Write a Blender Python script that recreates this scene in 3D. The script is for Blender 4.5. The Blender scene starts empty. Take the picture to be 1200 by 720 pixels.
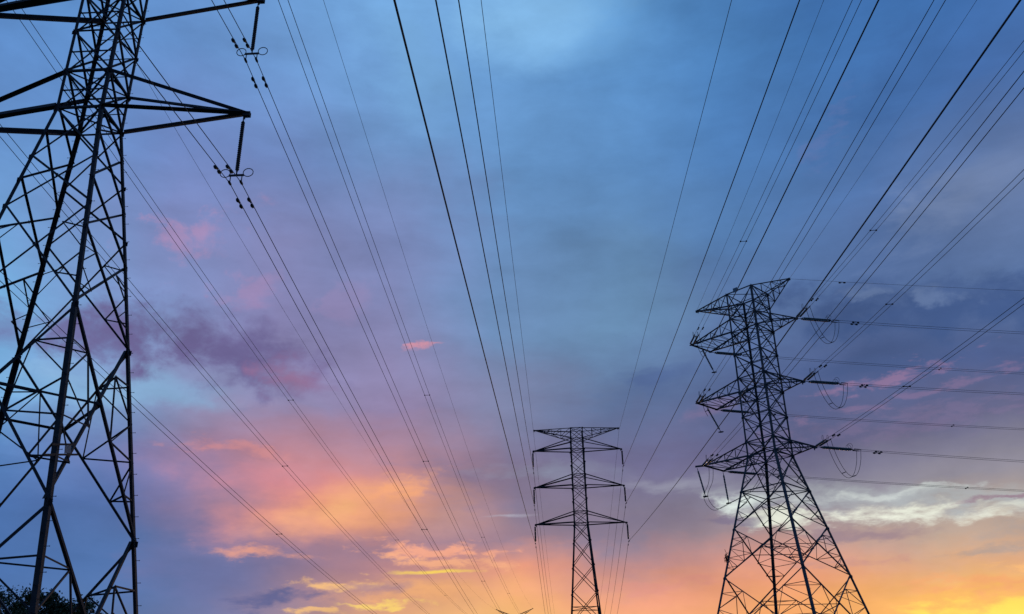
import bpy, bmesh, math, random
from math import radians as R, sin, cos, pi
from mathutils import Vector as V, Matrix, noise as mnoise

random.seed(7)
scene = bpy.context.scene
COL = scene.collection
EYE = 1.6                                   # camera height above the ground

# ------------------------------------------------------------------ camera
cam_data = bpy.data.cameras.new("camera")
cam = bpy.data.objects.new("camera", cam_data)
COL.objects.link(cam)
cam_data.sensor_width = 36.0
cam_data.lens = 1095.48 / 1200 * 36
cam_data.clip_start = 0.1
cam_data.clip_end = 20000
PITCH, ROLL = 0.44719, 0.02265
f_ = V((0, cos(PITCH), sin(PITCH)))
u0 = V((0, -sin(PITCH), cos(PITCH)))
r_ = V((1, 0, 0)) * cos(ROLL) - u0 * sin(ROLL)
u_ = V((1, 0, 0)) * sin(ROLL) + u0 * cos(ROLL)
cam.matrix_world = Matrix(((r_.x, u_.x, -f_.x, 0), (r_.y, u_.y, -f_.y, 0),
                           (r_.z, u_.z, -f_.z, EYE), (0, 0, 0, 1)))
scene.camera = cam

# ------------------------------------------------------------------ exposure
scene.view_settings.view_transform = 'Standard'
scene.view_settings.look = 'None'
scene.view_settings.exposure = 0.0
scene.view_settings.gamma = 1.0
scene.cycles.max_bounces = 4
scene.cycles.use_denoising = False

# ------------------------------------------------------------------ dusk sky
SUN_EL, SUN_AZ = R(1.5), R(12)
world = bpy.data.worlds.new("World")
scene.world = world
world.use_nodes = True
world.cycles.sampling_method = 'MANUAL'
world.cycles.sample_map_resolution = 256
NT = world.node_tree
NT.nodes.clear()


def lin(c):
    return [(v / 255 / 12.92 if v / 255 <= 0.04045 else ((v / 255 + 0.055) / 1.055) ** 2.4) for v in c]


def nd(kind, **kw):
    n = NT.nodes.new(kind)
    for k, v in kw.items():
        setattr(n, k, v)
    return n


def put(sock, val):
    if hasattr(val, 'is_output'):
        NT.links.new(val, sock)
    else:
        sock.default_value = val


def mth(op, a, b=0.0, c=0.0, clamp=False):
    n = nd('ShaderNodeMath', operation=op, use_clamp=clamp)
    put(n.inputs[0], a); put(n.inputs[1], b); put(n.inputs[2], c)
    return n.outputs[0]


def mixc(fac, a, b):
    n = nd('ShaderNodeMix', data_type='RGBA')
    put(n.inputs['Factor'], fac)
    for s, v in ((n.inputs[6], a), (n.inputs[7], b)):
        put(s, v if hasattr(v, 'is_output') else (*v, 1.0))
    return n.outputs[2]


def smooth(v, lo, hi, a=0.0, b=1.0):
    n = nd('ShaderNodeMapRange', interpolation_type='SMOOTHSTEP')
    put(n.inputs[0], v); put(n.inputs[1], lo); put(n.inputs[2], hi); put(n.inputs[3], a); put(n.inputs[4], b)
    return n.outputs[0]


def comb(x, y, z):
    n = nd('ShaderNodeCombineXYZ')
    put(n.inputs[0], x); put(n.inputs[1], y); put(n.inputs[2], z)
    return n.outputs[0]


def fbm(vec, scale, detail, rough=0.55, dist=0.0):
    n = nd('ShaderNodeTexNoise')
    put(n.inputs['Vector'], vec)
    n.inputs['Scale'].default_value = scale
    n.inputs['Detail'].default_value = detail
    n.inputs['Roughness'].default_value = rough
    n.inputs['Distortion'].default_value = dist
    return n.outputs['Fac']


def build_sky():
    tc = nd('ShaderNodeTexCoord')
    sp = nd('ShaderNodeSeparateXYZ')
    NT.links.new(tc.outputs['Generated'], sp.inputs[0])
    dx, dy, dz = sp.outputs
    az0 = mth('MULTIPLY', mth('ARCTAN2', dx, dy), 180 / pi)
    el0 = mth('MULTIPLY', mth('ARCSINE', dz), 180 / pi)
    # the same direction with height stretched: cloud texture that lies in flat layers near the horizon
    lay = comb(dx, dy, mth('MULTIPLY', dz, 3.2))
    rnd = comb(dx, dy, mth('MULTIPLY', dz, 1.35))
    n_big = fbm(rnd, 5.0, 5, 0.55)
    n_b2 = fbm(comb(dy, dz, mth('ADD', dx, 5.0)), 6.0, 5, 0.55)
    n_lay = fbm(lay, 9.0, 8, 0.60, 0.3)
    n_fine = fbm(lay, 30.0, 8, 0.62, 0.4)
    n_puff = fbm(rnd, 22.0, 8, 0.60, 0.2)
    n_w = fbm(comb(dy, dx, mth('MULTIPLY', dz, 2.2)), 8.0, 6, 0.55)
    n_w2 = fbm(comb(mth('ADD', dx, 7.0), dy, mth('MULTIPLY', dz, 2.6)), 22.0, 8, 0.6)
    az = mth('ADD', az0, mth('MULTIPLY', mth('SUBTRACT', n_big, 0.5), 9.0))
    wob = mth('ADD', mth('MULTIPLY', mth('SUBTRACT', n_b2, 0.5), 3.4), mth('MULTIPLY', mth('SUBTRACT', n_lay, 0.5), 2.2))
    el = mth('ADD', el0, wob)
    pos = mth('DIVIDE', mth('ADD', az, 180.0), 360.0)
    AZ = [-32, -24, -16, -8, 0, 8, 16, 24, 32]
    BACK = (72, 104, 158)
    ROWS = [
        (0, [(85, 110, 160), (95, 115, 165), (150, 130, 150), (240, 175, 110), (255, 190, 100), (250, 175, 110), (250, 170, 95), (255, 200, 85), (240, 180, 100)]),
        (7, [(78, 116, 172), (86, 122, 176), (118, 122, 164), (228, 168, 128), (255, 196, 124), (250, 174, 128), (252, 174, 112), (255, 192, 106), (250, 186, 108)]),
        (8.5, [(74, 113, 172), (83, 119, 176), (110, 116, 162), (208, 150, 134), (253, 184, 124), (238, 160, 132), (240, 162, 122), (226, 176, 138), (228, 168, 122)]),
        (10, [(72, 112, 172), (80, 116, 174), (108, 113, 158), (182, 134, 142), (238, 158, 130), (184, 138, 142), (222, 154, 134), (190, 168, 154), (200, 164, 140)]),
        (11.5, [(72, 112, 172), (82, 114, 170), (126, 118, 158), (176, 132, 144), (154, 129, 148), (132, 123, 146), (174, 148, 148), (176, 160, 152), (176, 160, 150)]),
        (13, [(72, 112, 172), (84, 112, 170), (186, 138, 154), (240, 168, 134), (140, 126, 150), (123, 118, 143), (140, 138, 154), (146, 142, 156), (146, 142, 154)]),
        (16, [(86, 138, 198), (106, 122, 176), (194, 138, 152), (196, 140, 146), (130, 121, 153), (108, 108, 147), (98, 99, 138), (98, 100, 134), (99, 101, 134)]),
        (19.5, [(116, 174, 222), (134, 168, 212), (146, 140, 180), (148, 132, 170), (122, 134, 170), (92, 115, 157), (84, 102, 149), (78, 96, 144), (76, 94, 141)]),
        (24, [(118, 176, 226), (128, 154, 206), (136, 133, 180), (136, 136, 180), (111, 143, 186), (104, 142, 180), (92, 120, 168), (82, 108, 156), (90, 116, 162)]),
        (29, [(112, 158, 214), (126, 138, 190), (134, 138, 186), (126, 142, 192), (106, 143, 190), (98, 137, 179), (82, 122, 174), (86, 116, 168), (106, 128, 172)]),
        (34, [(102, 146, 206), (112, 138, 196), (115, 140, 196), (113, 150, 202), (102, 148, 200), (92, 138, 190), (78, 126, 184), (72, 115, 174), (72, 112, 174)]),
        (39, [(96, 145, 206), (106, 149, 208), (112, 155, 211), (114, 162, 216), (106, 157, 212), (95, 148, 205), (79, 132, 191), (67, 117, 179), (64, 112, 176)]),
        (45, [(94, 144, 206), (102, 150, 210), (110, 160, 216), (116, 168, 222), (122, 175, 225), (112, 170, 222), (80, 134, 193), (63, 112, 177), (58, 104, 172)]),
        (65, [(88, 138, 202)] * 9),
        (90, [(82, 128, 194)] * 9),
    ]
    col = None
    for i, (e, cs) in enumerate(ROWS):
        rp = nd('ShaderNodeValToRGB')
        cr = rp.color_ramp
        cr.interpolation = 'LINEAR'
        k = min(1.0, max(0.0, (e - 50) / 40))
        back = [BACK[j] * (1 - k) + cs[0][j] * k for j in range(3)]
        stops = [(-100, back), (-50, [(back[j] + cs[0][j]) / 2 for j in range(3)])] + list(zip(AZ, cs)) + \
                [(50, [(back[j] + cs[8][j]) / 2 for j in range(3)]), (100, back)]
        while len(cr.elements) < len(stops):
            cr.elements.new(0.5)
        for el_, (a, c) in zip(cr.elements, stops):
            el_.position = (a + 180) / 360
        for el_, (a, c) in zip(cr.elements, stops):
            el_.color = (*lin(c), 1)
        NT.links.new(pos, rp.inputs[0])
        if col is None:
            col = rp.outputs[0]
        else:
            e0 = ROWS[i - 1][0]
            n = nd('ShaderNodeMapRange')
            put(n.inputs[0], el); n.inputs[1].default_value = e0; n.inputs[2].default_value = e
            col = mixc(n.outputs[0], col, rp.outputs[0])

    def patch(col, a, e, ra, re, rgb, op=1.0, k=1.0, soft=0.5, tilt=0.0, noise=None, wa=None, we=None):
        """one cloud: an uneven soft-edged patch about azimuth a, elevation e (degrees)"""
        noise = noise or n_lay
        ax = mth('SUBTRACT', az0 if wa is None else wa, a)
        ey = mth('SUBTRACT', el0 if we is None else we, e)
        if tilt:
            t = R(tilt)
            ax, ey = (mth('ADD', mth('MULTIPLY', ax, cos(t)), mth('MULTIPLY', ey, sin(t))),
                      mth('SUBTRACT', mth('MULTIPLY', ey, cos(t)), mth('MULTIPLY', ax, sin(t))))
        ax = mth('MULTIPLY', ax, 1 / ra)
        ey = mth('MULTIPLY', ey, 1 / re)
        d = mth('SQRT', mth('MULTIPLY_ADD', ax, ax, mth('MULTIPLY', ey, ey)))
        v = mth('MULTIPLY_ADD', mth('SUBTRACT', noise, 0.5), 2.6 * k, mth('SUBTRACT', 1.0, d))
        m = smooth(v, 0.0, soft, 0.0, op)
        return mixc(m, col, lin(rgb))

    # cloud outlines wander with the air: bend the coordinates before laying the clouds
    aw = mth('ADD', az0, mth('ADD', mth('MULTIPLY', mth('SUBTRACT', n_lay, 0.5), 7.0), mth('MULTIPLY', mth('SUBTRACT', n_puff, 0.5), 5.0)))
    ew = mth('ADD', el0, mth('ADD', mth('MULTIPLY', mth('SUBTRACT', n_w, 0.5), 3.0), mth('MULTIPLY', mth('SUBTRACT', n_w2, 0.5), 1.5)))
    for args in CLOUDS:
        kw = dict(args[7]) if len(args) > 7 else {}
        if 'noise' in kw:
            kw['noise'] = {'fine': n_fine, 'lay': n_lay, 'puff': n_puff, 'big': n_big}[kw['noise']]
        if kw.pop('flat', False):
            col = patch(col, *args[:7], we=mth('ADD', el0, mth('MULTIPLY', mth('SUBTRACT', n_w2, 0.5), 0.5)), **kw)
        else:
            col = patch(col, *args[:7], wa=aw, we=ew, **kw)

    # faint mottling all over
    g = mth('ADD', 1.0, mth('MULTIPLY', mth('SUBTRACT', n_puff, 0.5), 0.16))
    g = mth('MULTIPLY_ADD', mth('SUBTRACT', n_lay, 0.5), 0.36, g)
    g = mth('MULTIPLY_ADD', mth('SUBTRACT', n_w, 0.5), 0.5, g)
    vm = nd('ShaderNodeVectorMath', operation='SCALE')
    NT.links.new(col, vm.inputs[0]); put(vm.inputs['Scale'], g)

    bg_c = nd('ShaderNodeBackground')
    NT.links.new(vm.outputs[0], bg_c.inputs[0])
    bg_c.inputs[1].default_value = 1.0
    sky = nd('ShaderNodeTexSky', sky_type='NISHITA', sun_disc=False)
    sky.sun_elevation = SUN_EL
    sky.sun_rotation = SUN_AZ
    bg_s = nd('ShaderNodeBackground')
    NT.links.new(sky.outputs[0], bg_s.inputs[0])
    bg_s.inputs[1].default_value = 0.08
    mx = nd('ShaderNodeMixShader')
    mx.inputs[0].default_value = 0.95          # cloud cover over the clear dusk sky
    NT.links.new(bg_s.outputs[0], mx.inputs[1]); NT.links.new(bg_c.outputs[0], mx.inputs[2])
    out = nd('ShaderNodeOutputWorld')
    NT.links.new(mx.outputs[0], out.inputs[0])


# azimuth, elevation, half-width, half-height (degrees), colour, opacity, edge raggedness
CLOUDS = [
    # pale veil high up
    (2.5, 43.0, 8.0, 4.2, (134, 187, 232), 0.75, 0.5, dict(soft=0.9, noise='big')),
    (-7.0, 40.0, 6.0, 4.0, (124, 176, 224), 0.5, 0.6, dict(soft=0.9, noise='big', tilt=-40)),
    # soft lilac-grey murk through the upper middle
    (-9.0, 30.5, 11.0, 4.0, (128, 136, 184), 0.4, 1.2, dict(soft=1.2, noise='big', tilt=20)),
    (-4.0, 20.5, 9.0, 2.4, (134, 132, 168), 0.4, 1.2, dict(soft=1.2, noise='big')),
    (27.0, 35.0, 8.0, 3.0, (60, 100, 158), 0.5, 1.2, dict(soft=1.2, noise='puff', tilt=30)),
    (13.0, 31.0, 7.0, 3.0, (84, 126, 176), 0.4, 1.2, dict(soft=1.2, noise='big', tilt=-30)),
    # left: mauve bank and the clear blue gaps round it
    (-23.5, 19.5, 8.0, 1.6, (138, 180, 218), 0.75, 0.6, dict(soft=0.8, noise='puff')),
    (-25.5, 22.6, 6.0, 2.0, (112, 114, 164), 0.9, 0.9, dict(soft=0.9, noise='puff')),
    (-19.2, 22.2, 10.0, 3.2, (108, 100, 148), 1.0, 0.9, dict(soft=0.9, noise='puff', tilt=-8)),
    (-14.6, 21.2, 4.4, 1.4, (154, 112, 148), 0.7, 1.0, dict(soft=1.0, noise='puff', tilt=-8)),
    (-31.0, 21.8, 3.4, 1.7, (110, 122, 172), 0.6, 0.7, dict(soft=0.8, noise='puff')),
    (-20.3, 28.9, 3.0, 1.5, (180, 142, 182), 0.6, 1.9, dict(soft=1.1, noise='puff', tilt=30)),
    (-17.9, 26.0, 3.0, 1.1, (170, 138, 180), 0.5, 1.9, dict(soft=1.1, noise='puff', tilt=25)),
    (-12.0, 25.4, 3.0, 1.2, (160, 138, 182), 0.35, 1.8, dict(soft=1.1, noise='puff', tilt=15)),
    (-6.6, 23.6, 1.6, 0.26, (226, 150, 162), 0.75, 0.8, dict(soft=1.0, noise='puff', tilt=6)),
    (-33.0, 22.5, 2.6, 4.5, (128, 186, 232), 0.7, 0.7, dict(soft=1.0, noise='puff')),
    (-29.5, 18.9, 4.5, 1.3, (128, 182, 228), 0.75, 0.8, dict(soft=1.0, noise='puff')),
    # peach glow low on the left
    (-14.5, 15.2, 8.0, 2.4, (216, 136, 144), 0.85, 0.7, dict(soft=1.1, noise='big')),
    (-17.5, 16.6, 4.6, 0.35, (230, 150, 146), 0.5, 1.0, dict(soft=1.1, noise='fine')),
    (-12.6, 13.5, 8.6, 2.9, (246, 152, 132), 0.97, 0.5, dict(soft=1.3, noise='big', tilt=8)),
    (-11.4, 13.4, 6.6, 2.1, (255, 188, 130), 1.0, 0.55, dict(soft=1.5, noise='big', tilt=12)),
    (-2.6, 14.6, 4.4, 2.2, (134, 120, 152), 0.8, 0.8, dict(soft=1.2, noise='lay', tilt=-10)),
    (-7.4, 14.4, 3.6, 1.0, (255, 176, 124), 0.75, 0.9, dict(soft=1.2, noise='fine', tilt=20)),
    (-15.0, 10.8, 3.8, 0.45, (248, 168, 136), 0.8, 0.8, dict(soft=1.1, noise='fine', tilt=-6)),
    (-9.0, 10.9, 5.6, 0.8, (160, 126, 146), 0.75, 0.7, dict(soft=1.0, noise='lay')),
    (-18.4, 9.8, 5.4, 1.7, (104, 112, 160), 0.65, 0.5, dict(soft=1.0, noise='lay')),
    # broken orange wisps and yellow streaks above the horizon
    (-4.8, 11.3, 4.6, 0.6, (250, 172, 140), 0.85, 1.5, dict(soft=0.9, noise='fine')),
    (-4.4, 10.4, 3.6, 0.5, (252, 180, 138), 0.85, 1.5, dict(soft=0.9, noise='fine')),
    (-5.4, 8.6, 5.4, 1.2, (254, 184, 122), 0.75, 0.7, dict(soft=1.0, noise='lay')),
    (-10.4, 9.0, 3.4, 0.45, (255, 198, 132), 0.9, 1.0, dict(soft=0.8, noise='fine')),
    (-8.0, 8.8, 2.8, 0.5, (178, 138, 150), 0.75, 0.7, dict(soft=0.9, noise='lay')),
    (-4.9, 9.85, 3.6, 0.15, (255, 214, 100), 1.0, 0.4, dict(soft=0.9, noise='fine', tilt=1.5, flat=True)),
    (-13.6, 8.35, 3.6, 0.65, (92, 98, 146), 0.9, 0.7, dict(soft=0.9, noise='fine')),
    (-8.2, 7.8, 3.6, 0.28, (255, 214, 118), 0.95, 0.9, dict(soft=0.8, noise='fine')),
    (-11.6, 7.4, 1.4, 0.35, (255, 200, 130), 0.8, 0.6, dict(soft=0.7, noise='fine')),
    # the middle
    (1.5, 15.3, 6.0, 0.9, (146, 156, 180), 0.6, 0.8, dict(soft=1.1, noise='lay')),
    (-0.5, 13.05, 1.9, 0.12, (188, 188, 204), 0.6, 0.5, dict(soft=1.0, noise='fine', flat=True)),
    (9.0, 20.7, 5.5, 1.3, (74, 97, 146), 0.75, 0.9, dict(soft=1.0, noise='lay', tilt=10)),
    (10.0, 14.5, 5.0, 0.55, (150, 152, 172), 0.6, 0.7, dict(soft=1.1, noise='lay')),
    # right: dark blue banks with pink undersides
    (29.0, 28.2, 7.0, 2.4, (118, 136, 172), 0.6, 1.0, dict(soft=1.1, noise='lay', tilt=20)),
    (27.0, 22.6, 14.0, 2.6, (64, 89, 138), 1.0, 0.9, dict(soft=0.9, noise='puff', tilt=-5)),
    (25.5, 23.6, 4.0, 0.7, (108, 130, 170), 0.6, 2.0, dict(soft=1.0, noise='puff', tilt=-8)),
    (22.0, 20.3, 8.0, 1.5, (68, 90, 137), 0.8, 0.9, dict(soft=1.0, noise='lay')),
    (23.0, 19.3, 5.0, 0.4, (156, 122, 158), 0.65, 1.8, dict(soft=1.1, noise='fine', tilt=8)),
    (26.0, 18.3, 8.0, 0.45, (140, 116, 154), 0.5, 2.0, dict(soft=1.1, noise='fine', tilt=8)),
    (24.0, 16.7, 11.0, 0.9, (126, 112, 148), 0.45, 1.8, dict(soft=1.1, noise='fine', tilt=4)),
    (13.0, 18.4, 3.0, 0.7, (134, 114, 152), 0.5, 1.2, dict(soft=1.1, noise='lay', tilt=8)),
    (22.5, 33.5, 3.6, 0.9, (104, 120, 174), 0.4, 1.6, dict(soft=1.1, noise='fine', tilt=35)),
    # bright gap behind the right tower
    (23.5, 12.6, 13.0, 1.0, (176, 184, 188), 0.85, 0.7, dict(soft=1.0, noise='lay', tilt=-6)),
    (23.0, 11.8, 8.5, 0.6, (236, 240, 224), 1.0, 0.9, dict(soft=1.2, noise='fine', tilt=-4)),
    (22.0, 12.9, 5.5, 0.35, (206, 214, 212), 0.75, 1.0, dict(soft=1.1, noise='fine', tilt=-2)),
    (14.4, 13.0, 2.3, 0.95, (226, 240, 234), 0.95, 0.8, dict(soft=1.0, noise='puff')),
    (16.6, 11.9, 3.2, 0.7, (232, 238, 222), 0.95, 0.9, dict(soft=0.9, noise='fine')),
    (13.4, 12.0, 3.0, 0.36, (122, 114, 142), 0.8, 0.7, dict(soft=0.9, noise='lay')),
    (20.6, 10.95, 5.6, 0.5, (152, 130, 142), 0.85, 0.8, dict(soft=1.0, noise='lay', tilt=-3)),
    (28.4, 12.1, 3.4, 0.28, (150, 122, 140), 0.85, 1.2, dict(soft=0.8, noise='fine')),
    (29.5, 10.4, 5.0, 0.8, (158, 156, 160), 0.7, 0.7, dict(soft=1.0, noise='lay')),
    (5.5, 12.6, 8.4, 1.3, (124, 117, 144), 0.75, 0.7, dict(soft=1.0, noise='lay')),
    (18.5, 9.5, 6.0, 0.45, (206, 152, 142), 0.75, 1.2, dict(soft=1.1, noise='fine')),
    (27.0, 9.4, 5.0, 0.4, (178, 160, 152), 0.75, 1.2, dict(soft=1.1, noise='fine')),
    (8.0, 8.6, 6.0, 0.5, (222, 148, 138), 0.6, 1.2, dict(soft=1.1, noise='fine')),
    # yellow break low on the right
    (26.0, 7.8, 6.0, 0.6, (252, 174, 118), 0.8, 0.9, dict(soft=1.0, noise='fine')),
    (29.2, 8.5, 3.5, 0.35, (252, 190, 124), 0.8, 1.2, dict(soft=0.9, noise='fine')),
    (26.0, 6.6, 4.4, 0.8, (255, 228, 100), 1.0, 0.7, dict(soft=0.7, noise='lay')),
]
build_sky()

# low sun behind the cloud bank
sun_data = bpy.data.lights.new("sun", 'SUN')
sun_data.energy = 0.25
sun_data.angle = R(10)
sun_data.color = (1.0, 0.72, 0.45)
sun = bpy.data.objects.new("sun", sun_data)
COL.objects.link(sun)
sd = V((sin(SUN_AZ) * cos(SUN_EL), cos(SUN_AZ) * cos(SUN_EL), sin(SUN_EL)))
sun.rotation_euler = (-sd).to_track_quat('-Z', 'Y').to_euler()


# ------------------------------------------------------------------ materials
def material(name, base, rough=0.6, metal=0.0, var=0.25, scale=3.0, second=None, bump=0.0, spec=0.3):
    m = bpy.data.materials.new(name)
    m.use_nodes = True
    t = m.node_tree
    b = t.nodes['Principled BSDF']
    b.inputs['Roughness'].default_value = rough
    b.inputs['Metallic'].default_value = metal
    b.inputs['Specular IOR Level'].default_value = spec
    tc = t.nodes.new('ShaderNodeTexCoord')
    n = t.nodes.new('ShaderNodeTexNoise')
    n.inputs['Scale'].default_value = scale
    n.inputs['Detail'].default_value = 6
    t.links.new(tc.outputs['Object'], n.inputs['Vector'])
    rp = t.nodes.new('ShaderNodeValToRGB')
    c2 = second or [min(1, v * (1 + var)) for v in base]
    rp.color_ramp.elements[0].position = 0.3
    rp.color_ramp.elements[1].position = 0.7
    rp.color_ramp.elements[0].color = (*[v * (1 - var) for v in base], 1)
    rp.color_ramp.elements[1].color = (*c2, 1)
    t.links.new(n.outputs['Fac'], rp.inputs[0])
    t.links.new(rp.outputs[0], b.inputs['Base Color'])
    if bump:
        bp = t.nodes.new('ShaderNodeBump')
        bp.inputs['Strength'].default_value = bump
        t.links.new(n.outputs['Fac'], bp.inputs['Height'])
        t.links.new(bp.outputs[0], b.inputs['Normal'])
    return m


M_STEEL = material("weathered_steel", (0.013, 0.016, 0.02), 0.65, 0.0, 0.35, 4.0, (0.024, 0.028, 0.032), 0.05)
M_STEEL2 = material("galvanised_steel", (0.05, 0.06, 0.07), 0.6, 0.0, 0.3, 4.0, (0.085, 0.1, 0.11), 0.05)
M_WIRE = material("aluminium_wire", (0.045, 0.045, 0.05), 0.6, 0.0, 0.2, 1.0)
M_FIT = material("dark_fittings", (0.035, 0.037, 0.04), 0.6, 0.0, 0.3, 8.0)
M_PORC = material("brown_porcelain", (0.035, 0.026, 0.022), 0.35, 0.0, 0.2, 10.0)
M_GLASS = material("grey_green_glass", (0.10, 0.14, 0.14), 0.25, 0.0, 0.2, 10.0, spec=0.5)
M_PLATE = material("pale_sign_plate", (0.16, 0.21, 0.24), 0.5, 0.0, 0.12, 6.0)
M_CONC = material("concrete", (0.26, 0.25, 0.23), 0.9, 0.0, 0.25, 3.0, bump=0.3)
M_BARK = material("bark", (0.06, 0.045, 0.035), 0.9, 0.0, 0.4, 9.0, bump=0.6)
M_LEAF = material("leaves", (0.035, 0.06, 0.022), 0.6, 0.0, 0.45, 1.4, (0.06, 0.085, 0.03))
M_GRASS = material("rough_grass", (0.045, 0.06, 0.025), 0.95, 0.0, 0.4, 0.35, (0.085, 0.08, 0.045), 0.5)
M_TWIG = material("dry_twigs", (0.03, 0.026, 0.022), 0.9, 0.0, 0.4, 12.0)


# ------------------------------------------------------------------ helpers
def tag(o, label=None, cat=None, group=None, kind=None):
    for k, v in (('label', label), ('category', cat), ('group', group), ('kind', kind)):
        if v:
            o[k] = v
    return o


def empty(name, loc, rz=0.0):
    o = bpy.data.objects.new(name, None)
    COL.objects.link(o)
    o.location = loc
    o.rotation_euler = (0, 0, rz)
    o.empty_display_size = 0.5
    return o


WPOS = {}                                   # position of a part inside its thing


def add(name, verts, faces, mat, parent=None, smooth_=False, origin=None):
    c = origin if origin is not None else sum((V(v) for v in verts), V()) / len(verts)
    me = bpy.data.meshes.new(name)
    me.from_pydata([tuple(V(v) - c) for v in verts], [], faces)
    me.materials.append(mat)
    if smooth_:
        me.polygons.foreach_set('use_smooth', [True] * len(me.polygons))
    me.update()
    o = bpy.data.objects.new(name, me)
    COL.objects.link(o)
    WPOS[o] = c
    if parent is not None:
        o.parent = parent
        o.location = c - WPOS.get(parent, V())
    else:
        o.location = c
    return o


class Geo:
    def __init__(self):
        self.v, self.f = [], []

    def bar(self, p, q, w, n, t=None):
        """rolled steel angle: two flanges, one lying in the face with outward normal n, one standing inward"""
        p, q, n = V(p), V(q), V(n)
        t = t or max(0.012, w * 0.14)
        a = (q - p).normalized()
        d2 = -(n - a * n.dot(a)).normalized()
        d1 = a.cross(d2).normalized()
        prof = [(-.5 * w, 0), (.5 * w, 0), (.5 * w, t), (-.5 * w + t, t), (-.5 * w + t, w), (-.5 * w, w)]
        b = len(self.v)
        for e in (p, q):
            for x, y in prof:
                self.v.append(e + d1 * x + d2 * y)
        for i in range(6):
            j = (i + 1) % 6
            self.f.append((b + i, b + j, b + 6 + j, b + 6 + i))
        self.f += [tuple(b + i for i in range(5, -1, -1)), tuple(b + 6 + i for i in range(6))]
        return self

    def box(self, c, ux, uy, uz):
        c, ux, uy, uz = V(c), V(ux), V(uy), V(uz)
        b = len(self.v)
        for sz in (-1, 1):
            for sx, sy in ((-1, -1), (1, -1), (1, 1), (-1, 1)):
                self.v.append(c + ux * sx + uy * sy + uz * sz)
        for f in ((3, 2, 1, 0), (4, 5, 6, 7), (0, 1, 5, 4), (1, 2, 6, 5), (2, 3, 7, 6), (3, 0, 4, 7)):
            self.f.append(tuple(b + i for i in f))
        return self

    def tube(self, pts, r, n=6, closed=False, caps=True):
        pts = [V(p) for p in pts]
        b = len(self.v)
        up = V((0, 0, 1))
        m = len(pts)
        for i, p in enumerate(pts):
            if closed:
                t = (pts[(i + 1) % m] - pts[i - 1]).normalized()
            else:
                t = (pts[min(i + 1, m - 1)] - pts[max(i - 1, 0)]).normalized()
            h = up if abs(t.z) < 0.95 else V((1, 0, 0))
            x = t.cross(h).normalized()
            y = x.cross(t).normalized()
            rr = r[i] if isinstance(r, (list, tuple)) else r
            for k in range(n):
                a = 2 * pi * k / n
                self.v.append(p + (x * cos(a) + y * sin(a)) * rr)
        for i in range(m if closed else m - 1):
            j = (i + 1) % m
            for k in range(n):
                l = (k + 1) % n
                self.f.append((b + i * n + k, b + i * n + l, b + j * n + l, b + j * n + k))
        if caps and not closed:
            self.f.append(tuple(b + k for k in range(n - 1, -1, -1)))
            self.f.append(tuple(b + (m - 1) * n + k for k in range(n)))
        return self

    def lathe(self, p, q, prof, n=10):
        """prof: (fraction along p->q, radius)"""
        p, q = V(p), V(q)
        self.tube([p + (q - p) * s for s, r in prof], [r for s, r in prof], n)
        return self

    def make(self, name, mat, parent=None, **kw):
        return add(name, self.v, self.f, mat, parent, **kw)


def copy_tree(o, parent=None):
    c = o.copy()
    COL.objects.link(c)
    c.parent = parent
    for ch in list(o.children):
        copy_tree(ch, c)
    return c


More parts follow.
